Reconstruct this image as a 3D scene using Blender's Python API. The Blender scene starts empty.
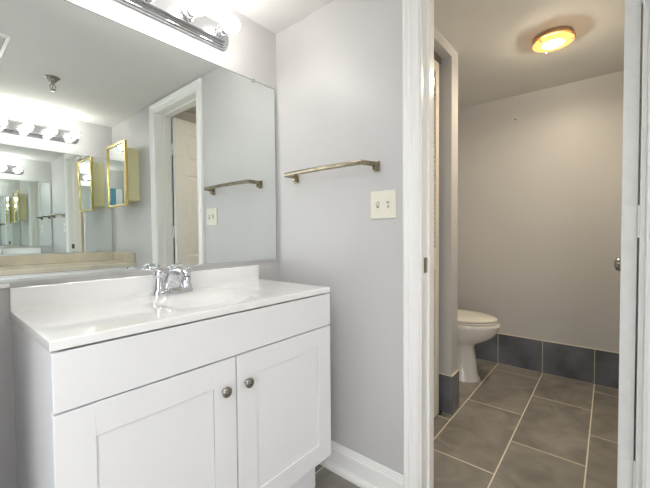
import bpy, bmesh, math
from mathutils import Vector, Matrix
PI = math.pi
S = bpy.context.scene
col = S.collection

# ------------------------------------------------------------------ camera
YAW, PITCH, ROLL = math.radians(39.912), math.radians(-1.602), math.radians(-0.482)
fw = Vector((math.cos(YAW)*math.cos(PITCH), math.sin(YAW)*math.cos(PITCH), math.sin(PITCH)))
rt = Vector((math.sin(YAW), -math.cos(YAW), 0)); up = rt.cross(fw)
r2 = rt*math.cos(ROLL)+up*math.sin(ROLL); u2 = r2.cross(fw)
cd = bpy.data.cameras.new('camera'); cam = bpy.data.objects.new('camera', cd); col.objects.link(cam)
M4 = Matrix((r2, u2, -fw)).transposed().to_4x4(); M4.translation = Vector((-1.208, -1.330, 1.078))
cam.matrix_world = M4
cd.sensor_width = 36; cd.lens = 339.96/650*36; cd.clip_start = 0.02
S.camera = cam

# ------------------------------------------------------------------ world, daylight, exposure
w = bpy.data.worlds.new('world'); S.world = w; w.use_nodes = True
w.node_tree.nodes['Background'].inputs[0].default_value = (1.0, .985, .975, 1)
w.node_tree.nodes['Background'].inputs[1].default_value = 1.75
S.view_settings.view_transform = 'Standard'; S.view_settings.look = 'None'
S.view_settings.exposure = 0.97; S.view_settings.gamma = 1; S.view_settings.use_curve_mapping = False
cy = S.cycles
cy.max_bounces = 16; cy.glossy_bounces = 14; cy.diffuse_bounces = 7; cy.transmission_bounces = 6
cy.use_denoising = True; cy.sample_clamp_indirect = 6; cy.blur_glossy = 0.3
BULB = 17.0

# ------------------------------------------------------------------ materials
def mat(name, rgb, rough=.5, metal=0., noise=0., nscale=6., bump=0., bscale=200., coat=0., emit=None, estr=0., spec=.5, stretch=None):
    m = bpy.data.materials.new(name); m.use_nodes = True
    nt = m.node_tree; b = nt.nodes['Principled BSDF']
    b.inputs['Base Color'].default_value = (*rgb, 1); b.inputs['Roughness'].default_value = rough
    b.inputs['Metallic'].default_value = metal; b.inputs['Coat Weight'].default_value = coat
    b.inputs['Specular IOR Level'].default_value = spec
    tc = nt.nodes.new('ShaderNodeTexCoord')
    src = tc.outputs['Object']
    if stretch:
        mp = nt.nodes.new('ShaderNodeMapping'); mp.inputs['Scale'].default_value = stretch
        nt.links.new(src, mp.inputs[0]); src = mp.outputs[0]
    if noise:
        n = nt.nodes.new('ShaderNodeTexNoise'); n.inputs['Scale'].default_value = nscale; n.inputs['Detail'].default_value = 5
        nt.links.new(src, n.inputs['Vector'])
        r = nt.nodes.new('ShaderNodeValToRGB')
        r.color_ramp.elements[0].position = .3; r.color_ramp.elements[1].position = .7
        r.color_ramp.elements[0].color = (*[c*(1-noise) for c in rgb], 1)
        r.color_ramp.elements[1].color = (*[min(1, c*(1+noise)) for c in rgb], 1)
        nt.links.new(n.outputs['Fac'], r.inputs[0]); nt.links.new(r.outputs[0], b.inputs['Base Color'])
    if bump:
        n = nt.nodes.new('ShaderNodeTexNoise'); n.inputs['Scale'].default_value = bscale; n.inputs['Detail'].default_value = 3
        nt.links.new(src, n.inputs['Vector'])
        bp = nt.nodes.new('ShaderNodeBump'); bp.inputs['Strength'].default_value = bump; bp.inputs['Distance'].default_value = .002
        nt.links.new(n.outputs['Fac'], bp.inputs['Height']); nt.links.new(bp.outputs[0], b.inputs['Normal'])
    if emit:
        b.inputs['Emission Color'].default_value = (*emit, 1); b.inputs['Emission Strength'].default_value = estr
    return m

WALL = mat('grey_wall_paint', (.58, .572, .57), .42, noise=.02, nscale=2, bump=.12, bscale=120)
CEIL = mat('ceiling_paint', (.74, .735, .72), .8, noise=.02, nscale=3, bump=.25, bscale=90)
TRIM = mat('white_trim_gloss', (.90, .895, .88), .28)
SCUFF = mat('scuffed_door_paint', (.88, .875, .86), .35, noise=.03, nscale=30)
CAB = mat('white_cabinet_lacquer', (.91, .912, .935), .32)
DECK = mat('white_cultured_marble', (.93, .93, .925), .07, noise=.01, nscale=8, coat=.4)
CREAM = mat('cream_marble', (.66, .60, .48), .22, noise=.12, nscale=7)
GAP = mat('cabinet_inside_board', (.30, .29, .27), .7)
CHROME = mat('polished_chrome', (.70, .71, .74), .05, 1)
SATIN = mat('brushed_chrome_band', (.58, .585, .61), .22, 1)
NICKEL = mat('brushed_nickel', (.36, .335, .30), .2, 1)
BRONZE = mat('aged_pewter', (.30, .26, .19), .24, 1, noise=.2, nscale=30)
GOLD = mat('brass_frame', (.78, .62, .26), .2, 1)
KHAKI = mat('yellow_cabinet_enamel', (.74, .69, .42), .45)
MIRROR = mat('silvered_mirror', (.86, .905, .89), 0.0, 1)
MIREDGE = mat('mirror_edge', (.12, .15, .14), .3)
ALU = mat('aluminium_channel', (.68, .70, .70), .3, 1)
IVORY = mat('ivory_plastic', (.80, .77, .66), .35)
PORC = mat('white_porcelain', (.85, .83, .80), .1, coat=.4)
SEATM = mat('glossy_toilet_seat', (.82, .79, .74), .2)
LOUV = mat('cream_louver_paint', (.74, .70, .62), .4)
BLACK = mat('black_bracket', (.03, .03, .03), .5)
TEAL = mat('teal_wall_paint', (.02, .10, .15), .5)
BULBM = mat('lit_bulb_glass', (1, 1, 1), .3, emit=(1, .95, .89), estr=BULB)
GLOW = mat('lit_lamp_centre', (1, .9, .7), .3, emit=(1, .86, .64), estr=235)
AMBER = mat('amber_glass_ring', (.85, .6, .25), .3, emit=(1, .50, .13), estr=.75)
LOUVER_PAN = mat('lamp_pan_metal', (.45, .33, .22), .4, .6)
GROUT = mat('light_grout', (.75, .70, .60), .8)
SINKHOLE = mat('drain_metal', (.7, .7, .72), .15, 1)

def tile_mat(name, ax=('X', 'Y'), L=.64, Hh=.3122, ox=1.056, oy=-1.2605, shift=.32, c0=(.20, .185, .165), c1=(.36, .335, .295), rough=.30):
    m = bpy.data.materials.new(name); m.use_nodes = True; nt = m.node_tree; N = nt.nodes; Lk = nt.links
    b = N['Principled BSDF']; tc = N.new('ShaderNodeTexCoord'); sp = N.new('ShaderNodeSeparateXYZ'); Lk.new(tc.outputs['Object'], sp.inputs[0])
    def op(o, a, bb=None):
        n = N.new('ShaderNodeMath'); n.operation = o
        for i, v in enumerate((a, bb)):
            if v is None: continue
            if isinstance(v, (int, float)): n.inputs[i].default_value = v
            else: Lk.new(v, n.inputs[i])
        return n.outputs[0]
    u = sp.outputs[ax[0]]; v = sp.outputs[ax[1]]
    rv = op('DIVIDE', op('SUBTRACT', v, oy), Hh); row = op('FLOOR', rv); fv = op('SUBTRACT', rv, row)
    even = op('SUBTRACT', 1.0, op('FLOORED_MODULO', row, 2.0))
    ru = op('DIVIDE', op('SUBTRACT', op('ADD', u, op('MULTIPLY', even, shift)), ox), L)
    cu = op('FLOOR', ru); fu = op('SUBTRACT', ru, cu)
    du = op('MULTIPLY', op('MINIMUM', fu, op('SUBTRACT', 1.0, fu)), L)
    dv = op('MULTIPLY', op('MINIMUM', fv, op('SUBTRACT', 1.0, fv)), Hh)
    d = op('MINIMUM', du, dv); g = op('LESS_THAN', d, .0030)
    # per tile tint + cloudy streaks
    cmb = N.new('ShaderNodeCombineXYZ'); Lk.new(cu, cmb.inputs[0]); Lk.new(row, cmb.inputs[1])
    wn = N.new('ShaderNodeTexWhiteNoise'); Lk.new(cmb.outputs[0], wn.inputs['Vector'])
    add = N.new('ShaderNodeVectorMath'); add.operation = 'ADD'; Lk.new(tc.outputs['Object'], add.inputs[0]); Lk.new(wn.outputs['Color'], add.inputs[1])
    nz = N.new('ShaderNodeTexNoise'); nz.inputs['Scale'].default_value = 5; nz.inputs['Detail'].default_value = 6; nz.inputs['Distortion'].default_value = 1.2
    Lk.new(add.outputs[0], nz.inputs['Vector'])
    rp = N.new('ShaderNodeValToRGB'); rp.color_ramp.elements[0].position = .3; rp.color_ramp.elements[1].position = .72
    rp.color_ramp.elements[0].color = (*c0, 1); rp.color_ramp.elements[1].color = (*c1, 1); Lk.new(nz.outputs['Fac'], rp.inputs[0])
    mx = N.new('ShaderNodeMix'); mx.data_type = 'RGBA'; Lk.new(g, mx.inputs[0]); Lk.new(rp.outputs[0], mx.inputs[6]); mx.inputs[7].default_value = (.80, .74, .62, 1)
    Lk.new(mx.outputs[2], b.inputs['Base Color'])
    rr = op('ADD', rough, op('MULTIPLY', g, .4)); Lk.new(rr, b.inputs['Roughness'])
    sm = N.new('ShaderNodeMapRange'); sm.inputs[1].default_value = .002; sm.inputs[2].default_value = .005; Lk.new(d, sm.inputs[0])
    bp = N.new('ShaderNodeBump'); bp.inputs['Strength'].default_value = .5; bp.inputs['Distance'].default_value = .0015
    Lk.new(sm.outputs[0], bp.inputs['Height']); Lk.new(bp.outputs[0], b.inputs['Normal'])
    return m
TILE = tile_mat('slate_floor_tile')
BASET = mat('slate_base_tile', (.15, .158, .185), .3, noise=.35, nscale=5)

# ------------------------------------------------------------------ mesh helpers
def finish(name, bm, m, parent=None, bevel=0., smooth=False, loc=None, seg=2, subsurf=0):
    me = bpy.data.meshes.new(name)
    bmesh.ops.recalc_face_normals(bm, faces=bm.faces)
    bm.to_mesh(me); bm.free()
    o = bpy.data.objects.new(name, me); col.objects.link(o)
    for mm in (m if isinstance(m, (list, tuple)) else [m]): me.materials.append(mm)
    if parent is not None: o.parent = parent
    if loc: o.location = loc
    if smooth:
        for p in me.polygons: p.use_smooth = True
    if bevel:
        b = o.modifiers.new('bevel', 'BEVEL'); b.width = bevel; b.segments = seg; b.limit_method = 'ANGLE'; b.angle_limit = .6
    if subsurf:
        s = o.modifiers.new('sub', 'SUBSURF'); s.levels = subsurf; s.render_levels = subsurf
    if smooth:
        try:
            me.set_sharp_from_angle(angle=math.radians(40))
        except Exception: pass
    return o
def B(): return bmesh.new()
def box(bm, x0, x1, y0, y1, z0, z1, mi=0):
    x0, x1 = sorted((x0, x1)); y0, y1 = sorted((y0, y1)); z0, z1 = sorted((z0, z1))
    v = [bm.verts.new(p) for p in [(x0,y0,z0),(x1,y0,z0),(x1,y1,z0),(x0,y1,z0),(x0,y0,z1),(x1,y0,z1),(x1,y1,z1),(x0,y1,z1)]]
    for f in [(0,3,2,1),(4,5,6,7),(0,1,5,4),(1,2,6,5),(2,3,7,6),(3,0,4,7)]:
        bm.faces.new([v[i] for i in f]).material_index = mi
    return bm
def frame_of(d):
    d = Vector(d).normalized(); a = Vector((0,0,1)) if abs(d.z) < .9 else Vector((1,0,0))
    x = a.cross(d).normalized(); return x, d.cross(x), d
def lathe(bm, prof, origin, axis=(0,0,1), n=32, mi=0):
    X, Y, Z = frame_of(axis); o = Vector(origin); rings = []
    for r, h in prof:
        if r < 1e-6: rings.append([bm.verts.new(o+Z*h)])
        else: rings.append([bm.verts.new(o+Z*h+X*(r*math.cos(2*PI*i/n))+Y*(r*math.sin(2*PI*i/n))) for i in range(n)])
    for a, b in zip(rings, rings[1:]):
        for i in range(n):
            j = (i+1) % n
            if len(a) == 1 and len(b) == 1: continue
            if len(a) == 1: f = [a[0], b[i], b[j]]
            elif len(b) == 1: f = [a[i], a[j], b[0]]
            else: f = [a[i], a[j], b[j], b[i]]
            bm.faces.new(f).material_index = mi
    for r in (rings[0], rings[-1]):
        if len(r) > 1: bm.faces.new(r).material_index = mi
    return bm
def loft(bm, rings, cap=True, close=True):
    R = [[bm.verts.new(p) for p in r] for r in rings]; n = len(R[0])
    for a, b in zip(R, R[1:]):
        for i in range(n if close else n-1):
            j = (i+1) % n; bm.faces.new([a[i], a[j], b[j], b[i]])
    if cap: bm.faces.new(R[0]); bm.faces.new(R[-1])
    return bm
def tube(bm, pts, rad, n=16, flat=1.0, upv=None):
    pts = [Vector(p) for p in pts]; rings = []
    for i, p in enumerate(pts):
        d = (pts[min(i+1, len(pts)-1)]-pts[max(i-1, 0)]).normalized()
        u = Vector(upv) if upv else Vector((0,0,1)) if abs(d.z) < .95 else Vector((0,1,0))
        x = u.cross(d).normalized(); y = d.cross(x)
        r = rad[i] if isinstance(rad, (list, tuple)) else rad
        rx, ry = r if isinstance(r, (list, tuple)) else (r, r*flat)
        rings.append([p+x*(rx*math.cos(2*PI*k/n))+y*(ry*math.sin(2*PI*k/n)) for k in range(n)])
    return loft(bm, rings)
def curve_pts(ctrl, n=16):
    P = [Vector(c) for c in ctrl]; P = [P[0]*2-P[1]]+P+[P[-1]*2-P[-2]]; out = []
    for i in range(1, len(P)-2):
        for k in range(n):
            t = k/n; a, b, c, d = P[i-1], P[i], P[i+1], P[i+2]
            out.append(.5*((2*b)+(c-a)*t+(2*a-5*b+4*c-d)*t*t+(3*b-a-3*c+d)*t**3))
    out.append(P[-2]); return out
def tag(o, label=None, cat=None, group=None, kind=None):
    if label: o['label'] = label
    if cat: o['category'] = cat
    if group: o['group'] = group
    if kind: o['kind'] = kind
    return o
def empty(name, loc, label, cat, group=None):
    o = bpy.data.objects.new(name, None); o.empty_display_size = .05; col.objects.link(o); o.location = loc
    return tag(o, label, cat, group)
def struct(name, bm, m, label=None, cat=None, parent=None, **k):
    o = finish(name, bm, m, parent, **k); o['kind'] = 'structure'
    if parent is None: tag(o, label, cat)
    return o

# ------------------------------------------------------------------ dimensions
H = 2.11; H2 = 2.16; XL = -1.15; YC = -2.322; TW = .12; XD = 1.85; YR = -1.53
JN, JF, JT = -.790, -1.404, 2.032          # jamb faces of the doorway (near mirror, far) and head
# ------------------------------------------------------------------ structure
b = B(); box(b, -3.4, XD+.1, -2.45, .12, -.06, 0)
struct('floor', b, TILE, 'grey brown slate tile floor with pale grout lines', 'floor')
b = B(); box(b, XL-.1, .06, YC-.1, .1, H, H+.06)
struct('ceiling', b, CEIL, 'white painted ceiling over the vanity room', 'ceiling')
b = B(); box(b, .06, XD+.1, YR-.1, .1, H2, H2+.06)
struct('ceiling_toilet_room', b, CEIL, 'white painted ceiling over the toilet room', 'ceiling')
b = B(); box(b, XL-.1, 0, 0, .1, 0, H)
struct('wall_mirror', b, WALL, 'light grey wall behind the large frameless mirror and white vanity', 'wall')
b = B()
box(b, 0, TW, 0.1, JN+.02, 0, H2); box(b, 0, TW, JF-.02, YC-.1, 0, H2); box(b, 0, TW, JN+.02, JF-.02, JT+.02, H2)
struct('wall_right', b, WALL, 'light grey wall with the towel bar and the doorway', 'wall')
b = B(); box(b, XL-.1, 0, YC-.1, YC, 0, H)
struct('wall_rear', b, WALL, 'grey wall seen in the mirror behind the second vanity', 'wall')
# left wall with the wide opening in which the camera stands, the teal wall of the room beyond, and an added unseen light blocker
b = B(); box(b, XL-.1, XL, 0, -.36, 0, H); box(b, XL-.1, XL, -1.70, YC, 0, H); box(b, XL-.1, XL, -.36, -1.70, 1.97, H)
struct('wall_left', b, WALL, 'grey wall on the open side of the vanity room', 'wall')
b = B(); box(b, -2.15, -1.52, -2.52, YC-.1, 0, 2.8); box(b, -3.0, -2.9, -1.6, .9, 0, 2.3)  # second box: unseen slab, added to hold back world light from -x
struct('wall_bedroom_and_blocker', b, TEAL, 'teal wall of the room beyond, glimpsed in the cabinet mirror, plus an unseen slab added to block light', 'wall')
b = B(); box(b, XD, XD+.1, YR-.1, .1, 0, H2)
struct('wall_toilet_back', b, WALL, 'taupe looking grey wall behind the toilet', 'wall')
b = B(); box(b, TW, XD, 0, .1, 0, H2)
struct('wall_toilet_left', b, WALL, 'wall at the rear of the toilet alcove', 'wall')
b = B(); box(b, TW, XD, YR-.1, YR, 0, H2)
struct('wall_toilet_right', b, WALL, 'wall behind the opened panel door', 'wall')
b = B(); box(b, .798, .906, -.619, 0, 0, H2); box(b, TW, .798, -.619, -.52, 2.10, H2)
struct('wall_partition', b, WALL, 'narrow grey partition end between the louvered closet and the toilet', 'wall')

# casings -------------------------------------------------------------------
PROF0 = [(0,0),(0,.007),(.004,.010),(.010,.010),(.013,.007),(.018,.0075),(.030,.009),(.036,.0135),(.041,.0155),(.046,.014),(.050,.0115),(.055,.013),(.060,.0175),(.068,.0185),(.072,.016),(.072,0)]
PROF = [(w_*.86, d_) for w_, d_ in PROF0]
def casing(name, x0, sgn, parent=None, label=None):
    b = B(); y0, y1, zt = JN+.005, JF-.005, JT+.003
    rings = []
    for path in range(4):
        r = []
        for w_, d_ in PROF:
            y = (y0+w_) if path < 2 else (y1-w_)
            z = 0 if path in (0, 3) else zt+w_
            r.append((x0+sgn*d_, y, z))
        rings.append(r)
    loft(b, rings)
    return struct(name, b, TRIM, label, 'door casing', parent)
casing('trim_1', 0, -1, None, 'white moulded casing around the doorway on the vanity side')
casing('trim_2', TW, 1, None, 'white moulded casing around the doorway on the toilet room side')
b = B()
for y0, y1 in ((JN, JN+.02), (JF-.02, JF)): box(b, 0, TW, y0, y1, 0, JT+.02)
box(b, 0, TW, JF, JN, JT, JT+.02)
box(b, .052, .082, JN-.010, JN, 0, JT); box(b, .052, .082, JF, JF+.010, 0, JT); box(b, .052, .082, JF, JN, JT-.010, JT)
jamb = struct('trim_3', b, TRIM, 'white door jamb lining the doorway', 'door jamb', bevel=.0015)
b = B(); box(b, .022, .050, JN-.0018, JN, .928, .986)
sp = finish('strike_plate', b, BRONZE, jamb, bevel=.0008); sp['label'] = 'dark metal strike plate'

# baseboards ------------------------------------------------------------------
BP = [(0,0),(.0,.121),(.004,.121),(.007,.117),(.006,.111),(.009,.106),(.0095,.098),(.012,.092),(.0125,.086),(.012,.024),(.022,.022),(.028,.015),(.030,.007),(.030,0)]
def base_y(name, x0, sgn, y0, y1, label):
    b = B(); loft(b, [[(x0+sgn*d, y, z) for d, z in BP] for y in (y0, y1)])
    return struct(name, b, TRIM, label, 'baseboard')
base_y('baseboard_right', 0, -1, -.001, JN+.067, 'white moulded baseboard below the towel bar')
base_y('baseboard_right_far', 0, -1, JF-.067, -1.86, 'white moulded baseboard between doorway and second vanity')
b = B(); loft(b, [[(x, -d, z) for d, z in BP] for x in (-.031, -.141)])
struct('baseboard_mirror', b, TRIM, 'white baseboard in the gap beside the vanity', 'baseboard')
# tiled skirting of the toilet room: real tiles with pale grout
def tiled_base_x(name, x, t, ys, z1, label):
    b = B()
    for i in range(len(ys)-1): box(b, x-t, x, ys[i]-.002, ys[i+1]+.002, .003, z1-.004, 0)
    box(b, x-t+.0015, x, ys[0], ys[-1], 0, z1, 1)
    return struct(name, b, [BASET, GROUT], label, 'skirting')
tiled_base_x('baseboard_toilet_back', XD, .011, [0, -.012, -.323, -.635, -.947, -1.26, YR], .252, 'dark slate tile skirting behind the toilet')
b = B()
box(b, .787, .7975, -.6185, -.50, .003, .231, 0); box(b, .787, .9055, -.6295, -.6195, .003, .231, 0)
box(b, .7885, .798, -.621, -.50, 0, .2345, 1); box(b, .7885, .906, -.6285, -.619, 0, .2345, 1)
struct('baseboard_partition', b, [BASET, GROUT], 'dark slate tile skirting wrapped around the partition end', 'skirting')

# strip of trim under the mirror
b = B(); box(b, -1.149, -1.0435, -.012, -.0005, .9325, .9465)
struct('trim_4', b, DECK, 'slim white ledge strip under the mirror, left of the vanity', 'trim', bevel=.002)

# ------------------------------------------------------------------ mirrors
def big_mirror(name, x0, x1, z0, z1, y, s, label, clips):
    t = empty(name, ((x0+x1)/2, y, z0), label, 'mirror')
    lx = (x0+x1)/2
    b = B(); box(b, x0-lx, x1-lx, 0, -s*.005, 0, z1-z0, 1)
    b.faces.ensure_lookup_table()
    for f in b.faces:
        f.normal_update()
        if abs(f.normal.y) > .9 and f.calc_center_median().y*(-s) > .004: f.material_index = 0
    finish('mirror_glass', b, [MIRROR, MIREDGE], t)
    b = B(); box(b, x0-lx-.002, x1-lx+.002, 0, -s*.0085, -.0015, .0); box(b, x0-lx-.002, x1-lx+.002, -s*.0055, -s*.0085, 0, .006)
    finish('bottom_channel', b, ALU, t)
    b = B(); e = .0016; xa, xb, h_ = x0-lx, x1-lx, z1-z0
    for q in ((xa-e, xa, -e, h_+e), (xb, xb+e, -e, h_+e), (xa, xb, h_, h_+e)): box(b, q[0], q[1], 0, -s*.006, q[2], q[3])
    finish('ground_edge', b, MIREDGE, t)
    for cx_ in clips:
        b = B(); box(b, cx_-lx-.007, cx_-lx+.007, 0, -s*.009, z1-z0, z1-z0+.010); box(b, cx_-lx-.007, cx_-lx+.007, -s*.0055, -s*.009, z1-z0-.009, z1-z0)
        finish('clip', b, CHROME, t, bevel=.0015)
    return t
big_mirror('wall_mirror_panel', -1.12, -.0175, .950, 1.8215, -.0005, 1, 'large frameless wall mirror above the white vanity', [-.152, -.95])
big_mirror('wall_mirror_panel', -1.14, -.022, .934, 1.802, YC+.0005, -1, 'frameless mirror on the opposite wall, seen only as a reflection above the cream countertop', [-.2, -1.1])

# ------------------------------------------------------------------ vanity light bars
def light_bar(xc, zc, ywall, s, label):
    """s=-1: sticks out towards -y."""
    t = empty('vanity_light_bar', (xc, ywall, zc), label, 'light fixture', 'chrome four-bulb light bars')
    W2 = .285
    def slab(w2, h2, d0, d1, n=14, nm='back_plate', m=CHROME):
        b = B(); pts = []
        for side in (1, -1):
            for k in range(n+1):
                a = -PI/2+PI*k/n
                cxp = w2-h2*.55
                pts.append((side*(cxp+h2*.55*math.cos(a)), side*h2*math.sin(a)))
        loft(b, [[(x, s*d0, z) for x, z in pts], [(x, s*d1, z) for x, z in pts]])
        return finish(nm, b, m, t, bevel=.002)
    slab(W2, .054, 0, .012); slab(W2-.006, .049, .012, .019, nm='stepped_plate')
    slab(W2-.014, .042, .019, .026, nm='stepped_plate'); slab(W2-.022, .033, .026, .040, nm='front_band', m=SATIN)
    for k in range(4):
        x = (k-1.5)*.1525
        b = B(); lathe(b, [(0,.040),(.027,.040),(.027,.043),(.0225,.046),(.0225,.076),(.0205,.080),(0,.080)], (x, 0, 0), (0, s, 0), 28)
        so = finish('lamp_socket', b, CHROME, t, smooth=True)
        b = B(); pr = [(0,.0805),(.0145,.0805)]
        for i in range(1, 15):
            a = PI*(.16+.84*i/14); pr.append((.0320*math.sin(a) if i < 14 else 0, .116-.0320*math.cos(a)))
        lathe(b, pr, (x, 0, 0), (0, s, 0), 28)
        finish('bulb', b, BULBM, t, smooth=True)
    return t
light_bar(-.577, 1.953, -.0005, -1, 'chrome bar of four lit globe bulbs directly above the large mirror')
light_bar(-.552, 1.951, YC+.0005, 1, 'chrome bar of four lit globe bulbs seen in the mirror, above the opposite mirror')

# ------------------------------------------------------------------ white vanity
van = empty('bathroom_vanity', (-.592, -.23, 0), 'white shaker vanity cabinet with two doors under the white sink top', 'vanity cabinet')
vx, vy = .592, .23
def vb(b, x0, x1, y0, y1, z0, z1, mi=0): return box(b, x0+vx, x1+vx, y0+vy, y1+vy, z0, z1, mi)
b = B()
vb(b, -1.0405, -1.020, -.440, -.002, .0, .8445); vb(b, -.164, -.148, -.440, -.002, .168, .8445)
vb(b, -.164, -.148, -.378, -.002, 0, .168)
vb(b, -1.020, -.164, -.436, -.002, .168, .184); vb(b, -1.020, -.164, -.436, -.420, .184, .8400); vb(b, -1.020, -.164, -.010, -.002, .184, .8445)
finish('cabinet_box', b, CAB, van)
b = B(); vb(b, -1.020, -.164, -.378, -.362, 0, .168); finish('toe_kick', b, CAB, van)
b = B(); vb(b, -1.0410, -.1430, -.463, -.4405, .7135, .8395); finish('drawer_front', b, CAB, van, bevel=.0015)
def shaker(name, x0, x1, z0, z1, yf, th, st, par, ox, oy):
    b = B(); r = .0050
    box(b, x0+ox, x1+ox, yf+r+oy, yf+th+oy, z0, z1)
    box(b, x0+ox, x0+st+ox, yf+oy, yf+r+oy, z0, z1); box(b, x1-st+ox, x1+ox, yf+oy, yf+r+oy, z0, z1)
    box(b, x0+st+ox, x1-st+ox, yf+oy, yf+r+oy, z0, z0+st); box(b, x0+st+ox, x1-st+ox, yf+oy, yf+r+oy, z1-st, z1)
    bmesh.ops.remove_doubles(b, verts=b.verts, dist=1e-6)
    return finish(name, b, CAB, par, bevel=.0012)
def knob(par, x, y, z, m=NICKEL):
    b = B(); lathe(b, [(0,0),(.0075,0),(.0070,.002),(.0048,.004),(.0048,.009),(.0070,.011),(.0135,.0125),(.0160,.0155),(.0160,.0180),(.0140,.0215),(.0085,.0240),(0,.0250)], (x, y, z), (0,-1,0), 28)
    return finish('knob', b, m, par, smooth=True)
d1 = shaker('door', -1.0410, -.5995, .174, .7085, -.463, .0220, .074, van, vx, vy); knob(d1, -.642+vx, -.463+vy, .620)
d2 = shaker('door', -.5945, -.1430, .174, .7085, -.463, .0220, .074, van, vx, vy); knob(d2, -.561+vx, -.463+vy, .620)

# countertop with integral bowl
ct = empty('sink_countertop', (-.5925, -.24, .845), 'glossy white one-piece sink top with backsplash on the white vanity', 'countertop')
b = B(); X0, X1, Y0, Y1 = -.4520, .4495, -.224, .238     # local
cxs, cys, ax_, ay_ = .015, -.020, .205, .148
xs = [X0, X0+.0012, X0+.004]+[X0+.004+(X1-X0-.008)*i/110 for i in range(1, 110)]+[X1-.004, X1-.0012, X1]
ys = [Y0, Y0+.0012, Y0+.004]+[Y0+.004+(Y1-Y0-.004)*i/60 for i in range(1, 61)]
def zt(x, y):
    e = min(x-X0, X1-x, y-Y0); z = .020
    if e < .004: z -= .004-math.sqrt(max(0, .004**2-(.004-e)**2))
    q = (abs((x-cxs)/ax_)**2.6+abs((y-cys)/ay_)**2.6)**(1/2.6)
    if q < 1:
        t_ = 1-q; z -= .0012+.058*(t_*t_*(3-2*t_))**1.15
    elif q < 1.22: z -= 0.0012*(1-(q-1)/.22)
    return z
G = [[b.verts.new((x, y, zt(x, y))) for x in xs] for y in ys]
for j in range(len(ys)-1):
    for i in range(len(xs)-1): b.faces.new([G[j][i], G[j][i+1], G[j+1][i+1], G[j+1][i]])
ringv = G[0]+[G[j][-1] for j in range(1, len(ys))]+G[-1][-2::-1]+[G[j][0] for j in range(len(ys)-2, 0, -1)]
low = [b.verts.new((v.co.x, v.co.y, 0)) for v in ringv]; n = len(ringv)
for i in range(n):
    j = (i+1) % n; b.faces.new([ringv[i], low[i], low[j], ringv[j]])
# underside lip
lip = [b.verts.new((v.co.x*.965, v.co.y*.965, 0)) for v in low]
for i in range(n):
    j = (i+1) % n; b.faces.new([low[i], lip[i], lip[j], low[j]])
finish('deck', b, DECK, ct, smooth=True)
b = B(); box(b, X0, X1, .2205, .2395, .008, .0868); finish('backsplash', b, DECK, ct, bevel=.0035, seg=3)
b = B(); lathe(b, [(0,0),(.021,0),(.022,.002),(.019,.003),(.016,.0015),(0,.0012)], (cxs, cys, -.0395)); finish('drain', b, SINKHOLE, ct, smooth=True)

# faucet -------------------------------------------------------------------
fa = empty('sink_faucet', (-.600, -.075, .8652), 'chrome two handle sink faucet on the back of the white countertop', 'faucet')
b = B(); rings = []
for z, k in ((0,1),(.006,1),(.012,.94),(.017,.82)):
    r = []
    for i in range(40):
        a = 2*PI*i/40; x = math.copysign(abs(math.cos(a))**.6, math.cos(a))*.077*(1-(1-k)*.4); y = math.copysign(abs(math.sin(a))**.75, math.sin(a))*.027*k
        r.append((x, y, z))
    rings.append(r)
loft(b, rings); finish('base_plate', b, CHROME, fa, smooth=True)
def fhandle(sx):
    b = B()
    lathe(b, [(0,.015),(.0225,.015),(.0215,.022),(.0180,.036),(.0155,.052),(.0150,.060),(.0185,.064),(.0195,.072),(.0175,.082),(.0110,.089),(0,.0915)], (sx*.051, 0, 0), n=28)
    tube(b, curve_pts([(sx*.045, 0, .080), (sx*.062, 0, .0875), (sx*.082, .002, .0915), (sx*.106, .004, .0935)], 8),
         [(.0120-.0002*i, .0060-.0001*i) for i in range(25)], n=16, upv=(0,0,1))
    o = finish('handle', b, CHROME, fa, smooth=True); return o
fhandle(-1); fhandle(1)
b = B()
pts = curve_pts([(0, .008, .010), (0, .004, .036), (0, -.008, .064), (0, -.034, .084), (0, -.070, .086), (0, -.100, .074), (0, -.108, .066)], 8)
RW = [.046, .035, .025, .019, .0155, .0135, .0125]; RH = [.022, .023, .021, .017, .0135, .012, .0115]
def lerp(T, t):
    t *= len(T)-1; k = min(int(t), len(T)-2); return T[k]+(T[k+1]-T[k])*(t-k)
n_ = len(pts); tube(b, pts, [(lerp(RH, i/(n_-1)), lerp(RW, i/(n_-1))) for i in range(n_)], n=24, upv=(1,0,0))
so = finish('spout', b, CHROME, fa, smooth=True)
b = B(); lathe(b, [(0,-.012),(.0115,-.012),(.0115,0),(0,0)], (0, -.109, .067), n=24); finish('aerator', b, CHROME, so, smooth=True)
b = B(); lathe(b, [(0,0),(.0025,0),(.0025,.055),(.006,.058),(.006,.066),(0,.069)], (0, .020, .030), n=16); finish('lift_rod', b, CHROME, fa, smooth=True)

# ------------------------------------------------------------------ towel bar
tb = empty('towel_bar', (0, -.3725, 1.352), 'pewter coloured towel bar on the grey wall beside the mirror', 'towel bar')
b = B(); YA, YB = .233, -.205
rings = []
for k in range(13):
    t_ = k/12; y = YA+(YB-YA)*t_; bow = .006*(1-(2*t_-1)**2)
    rings.append([(-.079+dx-bow*0, y, .0005+.0195*dz+bow*.5) for dx, dz in ((.0045,0),(.0045,1),(-.002,1),(-.0055,.75),(-.0055,.2),(-.002,0))])
loft(b, rings); finish('bar', b, BRONZE, tb, bevel=.0012)
for yw, ye in ((.229, YA-.004), (-.229, YB+.004)):
    b = B(); box(b, -.007, -.0003, yw-.014, yw+.014, -.020, .022); box(b, -.026, -.007, yw-.009, yw+.009, -.015, .004)
    loft(b, [[(x, y+a*.0055, .0095+c*.0095) for a, c in ((1,1),(-1,1),(-1,-1),(1,-1))] for x, y in ((-.007, yw), (-.0835, ye))])
    finish('mount', b, BRONZE, tb, bevel=.0018)

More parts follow.
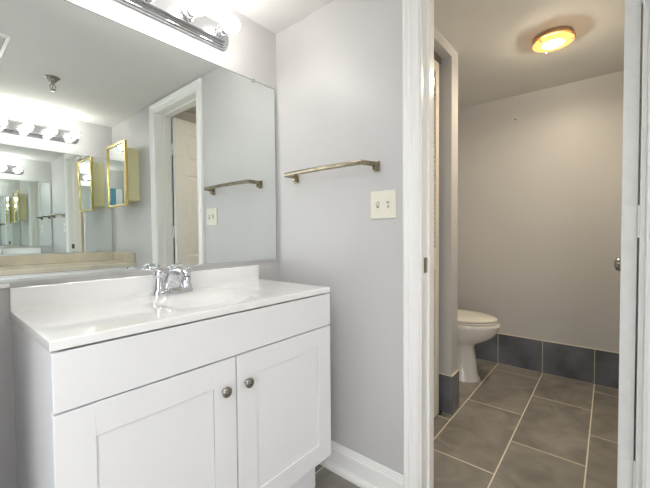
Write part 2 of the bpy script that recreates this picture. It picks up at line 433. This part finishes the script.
# ------------------------------------------------------------------ switch plate
sw = empty('light_switch', (0, -.6295, 1.196), 'ivory double toggle light switch plate between towel bar and doorway', 'light switch')
b = B(); loft(b, [[(-.0003, sy*.058, sz*.0565) for sy, sz in ((1,1),(-1,1),(-1,-1),(1,-1))], [(-.004, sy*.058, sz*.0565) for sy, sz in ((1,1),(-1,1),(-1,-1),(1,-1))], [(-.0065, sy*.055, sz*.0535) for sy, sz in ((1,1),(-1,1),(-1,-1),(1,-1))]])
finish('cover_plate', b, IVORY, sw, bevel=.001)
for s in (1, -1):
    b = B(); box(b, -.0072, -.0060, s*.023-.0055, s*.023+.0055, -.0125, .0125)
    tg = finish('toggle_slot', b, GAP, sw)
    b = B(); k = s
    loft(b, [[(-.0070, s*.023+a*.0048, c*.006) for a, c in ((1,1),(-1,1),(-1,-1),(1,-1))], [(-.0190, s*.023+a*.0036, c*.003+k*.010) for a, c in ((1,1),(-1,1),(-1,-1),(1,-1))]])
    finish('toggle', b, IVORY, sw, bevel=.001)
    for z in (.030, -.030):
        b = B(); lathe(b, [(0,.0062),(.0033,.0062),(.0028,.0075),(0,.0078)], (0, s*.023, z), (-1,0,0), 16); finish('screw', b, IVORY, sw, smooth=True)

# ------------------------------------------------------------------ six panel door, opened into the toilet room
DW, DH, DT = .602, 2.015, .035
ang = math.radians(-5.8)
door = empty('panel_door', (.132, -1.3570, .008), 'white six panel door standing open in the doorway', 'door')
door.rotation_euler = (0, 0, ang)
cols_ = [(.105, .262), (.340, .497)]
rows_ = [(.235, .780), (.900, 1.570), (1.690, 1.905)]
b = B()
def grid_face(b, yy, sgn):
    xs_ = sorted({0, DW, *[v for c in cols_ for v in c]}); zs_ = sorted({0, DH, *[v for r in rows_ for v in r]})
    for i in range(len(xs_)-1):
        for j in range(len(zs_)-1):
            x0, x1, z0, z1 = xs_[i], xs_[i+1], zs_[j], zs_[j+1]
            isp = any(abs(c[0]-x0) < 1e-6 for c in cols_) and any(abs(r[0]-z0) < 1e-6 for r in rows_)
            def q(ins, dep): return [(x0+ins, yy-sgn*dep, z0+ins), (x1-ins, yy-sgn*dep, z0+ins), (x1-ins, yy-sgn*dep, z1-ins), (x0+ins, yy-sgn*dep, z1-ins)]
            if not isp: b.faces.new([b.verts.new(p) for p in q(0, 0)])
            else:
                rr = [q(0,0), q(.010,.006), q(.016,.006), q(.040,.0015)]
                V = [[b.verts.new(p) for p in r] for r in rr]
                for a_, c_ in zip(V, V[1:]):
                    for k in range(4): b.faces.new([a_[k], a_[(k+1)%4], c_[(k+1)%4], c_[k]])
                b.faces.new(V[-1])
grid_face(b, 0, 1); grid_face(b, -DT, -1)
for x in (0, DW): b.faces.new([b.verts.new(p) for p in ((x,0,0),(x,-DT,0),(x,-DT,DH),(x,0,DH))])
for z in (0, DH): b.faces.new([b.verts.new(p) for p in ((0,0,z),(DW,0,z),(DW,-DT,z),(0,-DT,z))])
bmesh.ops.remove_doubles(b, verts=b.verts, dist=1e-5)
finish('door_slab', b, SCUFF, door)
for z in (.350, 1.10, 1.765):
    b = B(); box(b, -.0015, -.0002, -DT+.002, -.006, z-.045, z+.045); lathe(b, [(0,-.047),(.0055,-.047),(.0055,.047),(0,.047)], (-.003, -DT-.006, z), n=16)
    box(b, -.022, -.003, -DT-.0105, -DT-.0085, z-.045, z+.045)
    h_ = finish('hinge', b, TRIM, door); h_['label'] = 'white painted hinge'
for s in (1, -1):
    b = B(); lathe(b, [(0,0),(.029,0),(.029,.004),(.013,.008),(.011,.022),(.018,.028),(.0265,.038),(.0285,.048),(.025,.058),(.014,.064),(0,.065)], (DW-.062, 0 if s == 1 else -DT, .934), (0, s, 0), 28)
    k_ = finish('door_knob', b, NICKEL, door, smooth=True); k_['label'] = 'round satin metal knob'

# ------------------------------------------------------------------ louvered bifold closet door
bf = empty('louvered_bifold_door', (.130, -.566, .012), 'cream louvered bifold closet door seen edge-on just inside the doorway', 'closet door')
for k in range(2):
    x0 = k*.3105; b = B(); w_ = .3030; z0, z1 = .0, 2.045
    st = .045
    box(b, x0, x0+st, 0, .026, z0, z1); box(b, x0+w_-st, x0+w_, 0, .026, z0, z1)
    for a, c in ((z0, .16), (.86, .985), (z1-.06, z1)): box(b, x0+st, x0+w_-st, .001, .025, a, c)
    box(b, x0+st, x0+w_-st, .009, .017, .16, .86)
    z = 1.0
    while z < z1-.07:
        loft(b, [[(xx, .002, z), (xx, .007, z-.003), (xx, .024, z+.018), (xx, .019, z+.021)] for xx in (x0+st, x0+w_-st)])
        z += .027
    lf = finish('door_leaf', b, LOUV, bf)
b = B(); box(b, 0, .640, -.004, .030, 2.052, 2.086); tr = finish('track', b, NICKEL, bf, bevel=.001)
b = B(); box(b, .618, .647, -.006, .012, -.010, .004); box(b, .624, .632, 0, .010, 0, .030); finish('floor_bracket', b, BLACK, bf, bevel=.001)

# ------------------------------------------------------------------ toilet
to = empty('toilet', (1.40, -.36, 0), 'white toilet with closed lid behind the partition', 'toilet')
def ring(yf, yb, wx, z, n=48, ef=2.0, k=.0):
    r = []; cyy = yb-(yb-yf)*.42 if False else (yf+yb)/2; ly = (yb-yf)/2
    for i in range(n):
        a = 2*PI*i/n; c, s_ = math.cos(a), math.sin(a)
        x = wx*math.copysign(abs(c)**(2/ef), c)
        y = ly*s_
        if s_ < 0: x *= 1-k*abs(s_)**2
        r.append((x, cyy+y+.36, z))
    return r
b = B()
loft(b, [ring(-.615,-.10,.122,0,ef=2.6), ring(-.613,-.10,.120,.012,ef=2.6), ring(-.600,-.10,.108,.03,ef=2.5), ring(-.588,-.11,.100,.12,ef=2.4), ring(-.572,-.12,.098,.24,ef=2.3),
         ring(-.590,-.14,.116,.268,ef=2.2), ring(-.650,-.16,.146,.296,k=.05), ring(-.700,-.18,.168,.332,k=.08), ring(-.730,-.19,.181,.368,k=.1), ring(-.742,-.20,.186,.400,k=.1), ring(-.749,-.20,.188,.418,k=.1), ring(-.742,-.21,.182,.432,k=.1)])
finish('bowl', b, PORC, to, smooth=True)
b = B(); loft(b, [ring(-.722,-.235,.176,.433,k=.1), ring(-.730,-.230,.183,.437,k=.1), ring(-.730,-.230,.183,.445,k=.1), ring(-.724,-.235,.177,.449,k=.1)]); finish('seat', b, SEATM, to, smooth=True)
b = B(); loft(b, [ring(-.724,-.235,.176,.4515,k=.1), ring(-.730,-.230,.183,.456,k=.1), ring(-.728,-.230,.181,.464,k=.1), ring(-.712,-.245,.165,.4705,k=.1), ring(-.60,-.32,.09,.4735,k=.1)]); finish('lid', b, SEATM, to, smooth=True)
b = B(); box(b, -.20, .20, .145, .335, .417, .775); tk = finish('tank', b, PORC, to, bevel=.02, seg=4)
b = B(); box(b, -.21, .21, .137, .342, .776, .805); finish('tank_lid', b, PORC, to, bevel=.008, seg=3)
b = B(); lathe(b, [(0,0),(.010,0),(.010,.012),(0,.014)], (-.14, .145, .71), (0,-1,0), 16); box(b, -.145, -.075, .128, .134, .703, .715); finish('flush_lever', b, CHROME, to, bevel=.002)
b = B(); box(b, -.09, .09, .105, .145, .36, .416); finish('tank_shelf', b, PORC, to, bevel=.01)

# small nail left in the wall above the toilet
b = B(); lathe(b, [(0,0),(.0022,0),(.0022,.010),(.0055,.010),(.0055,.012),(0,.0125)], (0,0,0), (-1,0,0), 12)
na = finish('wall_nail', b, BRONZE, None, smooth=True, loc=(XD, -0.75, 1.973)); tag(na, 'small dark nail in the wall above and right of the toilet', 'nail')

# ------------------------------------------------------------------ toilet room ceiling lamp
cl = empty('ceiling_lamp', (1.062, -1.080, H2), 'round flush ceiling lamp with glowing amber glass ring over the toilet room', 'ceiling lamp')
b = B(); lathe(b, [(0,-.0003),(.092,-.0003),(.094,-.005),(.094,-.020),(.088,-.024),(0,-.024)], (0,0,0), n=48); finish('pan', b, LOUVER_PAN, cl, smooth=True)
b = B(); prof = [(.048,-.036),(.088,-.034),(.096,-.037),(.096,-.041),(.088,-.044),(.048,-.046)]
n = 64; R = [[b.verts.new((r*math.cos(2*PI*i/n), r*math.sin(2*PI*i/n), z)) for i in range(n)] for r, z in prof]
for k in range(len(R)):
    a_, c_ = R[k], R[(k+1) % len(R)]
    for i in range(n): b.faces.new([a_[i], a_[(i+1)%n], c_[(i+1)%n], c_[i]])
finish('glass_ring', b, AMBER, cl, smooth=True)
b = B(); lathe(b, [(0,-.026),(.044,-.026),(.0475,-.034),(.0475,-.045),(.038,-.049),(0,-.051)], (0,0,0), n=48); finish('lit_centre', b, GLOW, cl, smooth=True)
for k in range(3):
    a = 2*PI*k/3+.5; c, s_ = math.cos(a), math.sin(a); b = B()
    tube(b, [(c*.094, s_*.094, -.016), (c*.0995, s_*.0995, -.024), (c*.0995, s_*.0995, -.044), (c*.084, s_*.084, -.0475)], .002, n=8)
    finish('clip', b, NICKEL, cl, smooth=True)

# ------------------------------------------------------------------ sprinkler and vent on the vanity room ceiling
fs = empty('fire_sprinkler', (-.622, -1.463, H), 'pendant fire sprinkler hanging from the ceiling, seen in the mirror', 'sprinkler')
b = B(); lathe(b, [(0,-.0003),(.041,-.0003),(.041,-.004),(.030,-.010),(.024,-.022),(.016,-.030),(0,-.030)], (0,0,0), n=32); finish('escutcheon', b, NICKEL, fs, smooth=True)
b = B(); lathe(b, [(0,-.0302),(.010,-.0302),(.010,-.044),(.006,-.048),(0,-.048)], (0,0,0), n=20)
for s in (1, -1): tube(b, curve_pts([(s*.008,0,-.044),(s*.015,0,-.058),(s*.010,0,-.074),(0,0,-.082)], 6), .0025, n=8)
lathe(b, [(0,-.050),(.003,-.050),(.003,-.078),(0,-.078)], (0,0,0), n=12); finish('sprinkler_frame', b, BRONZE, fs, smooth=True)
b = B(); lathe(b, [(0,-.083),(.017,-.083),(.017,-.0845),(0,-.086)], (0,0,0), n=24); finish('deflector', b, BRONZE, fs)
ve = empty('ceiling_vent', (-1.0120, -1.205, H), 'square white framed ceiling vent at the left edge of the mirror reflection', 'vent')
b = B()
for a in range(4):
    m_ = Matrix.Rotation(a*PI/2, 4, 'Z'); bb = [m_ @ Vector(p) for p in ((-.1525,-.1525,-.0003),(.1525,-.1525,-.0003),(.1525,-.1525,-.006),(-.1525,-.1525,-.006),(-.134,-.134,-.0003),(.134,-.134,-.0003),(.134,-.134,-.011),(-.134,-.134,-.011))]
    v = [b.verts.new(p) for p in bb]
    for f in ((0,1,2,3),(3,2,6,7),(4,5,6,7)): b.faces.new([v[i] for i in f])
bmesh.ops.remove_doubles(b, verts=b.verts, dist=1e-5)
bmesh.ops.scale(b, vec=(.89,1,1), verts=b.verts); finish('frame', b, TRIM, ve)
b = B(); box(b, -.118, .118, -.134, .134, -.0015, -.0003); finish('backing', b, GAP, ve)
b = B()
for i in range(11):
    y = -.122+i*.0244; loft(b, [[(x, y-.006, -.009), (x, y+.005, -.003), (x, y+.006, -.0042), (x, y-.005, -.0102)] for x in (-.117, .117)])
finish('louvers', b, mat('vent_louver_paint', (.62, .63, .64), .5), ve)

# ------------------------------------------------------------------ medicine cabinet (seen in the mirror)
mc = empty('medicine_cabinet', (0, -1.895, 1.375), 'pale yellow medicine cabinet with brass framed mirror door, seen in the mirror', 'medicine cabinet')
b = B(); box(b, -.100, -.0005, -.175, .175, 0, .428); finish('cabinet_body', b, KHAKI, mc, bevel=.002)
cd_ = B(); z0, z1, y0, y1, fwid = -.045, .484, -.205, .205, .018
for args in ((y0, y0+fwid, z0, z1), (y1-fwid, y1, z0, z1), (y0+fwid, y1-fwid, z0, z0+fwid), (y0+fwid, y1-fwid, z1-fwid, z1)):
    box(cd_, -.124, -.1005, *args)
bmesh.ops.remove_doubles(cd_, verts=cd_.verts, dist=1e-6)
fr = finish('brass_frame', cd_, GOLD, mc, bevel=.004, seg=3)
b = B(); box(b, -.115, -.1015, y0+fwid, y1-fwid, z0+fwid, z1-fwid); finish('mirror_glass', b, MIRROR, mc)

# ------------------------------------------------------------------ opposite vanity (seen in the mirror)
ov = empty('bathroom_vanity', (-.70, -2.09, 0), 'second vanity cabinet on the opposite wall, under the cream countertop', 'vanity cabinet')
b = B(); box(b, -.449, .6985, -.230, .250, .10, .8145); finish('cabinet_box', b, CAB, ov, bevel=.001)
b = B(); box(b, -.449, .6985, -.230, .18, 0, .0995); finish('toe_kick', b, CAB, ov)
for i in range(3):
    x0 = -.445+i*.381; b = B(); box(b, x0, x0+.377, .2505, .266, .13, .795)
    o = finish('door', b, CAB, ov, bevel=.0015)
    b = B(); lathe(b, [(0,0),(.0075,0),(.0055,.006),(.0055,.012),(.0140,.018),(.0158,.022),(.0105,.0295),(0,.031)], (x0+.34, .266, .62), (0,1,0), 20); finish('knob', b, NICKEL, o, smooth=True)
oc = empty('sink_countertop', (-.70, -2.07, .8155), 'cream marbled countertop with splashes on the opposite wall, seen in the mirror', 'countertop')
b = B(); box(b, -.449, .6985, -.2508, .248, 0, .036); finish('deck', b, CREAM, oc, bevel=.006, seg=3)
b = B(); box(b, -.449, .6785, -.2508, -.2310, .0362, .115); finish('backsplash', b, CREAM, oc, bevel=.003)
b = B(); box(b, .6790, .6985, -.2508, .230, .0362, .115); finish('side_splash', b, CREAM, oc, bevel=.003)
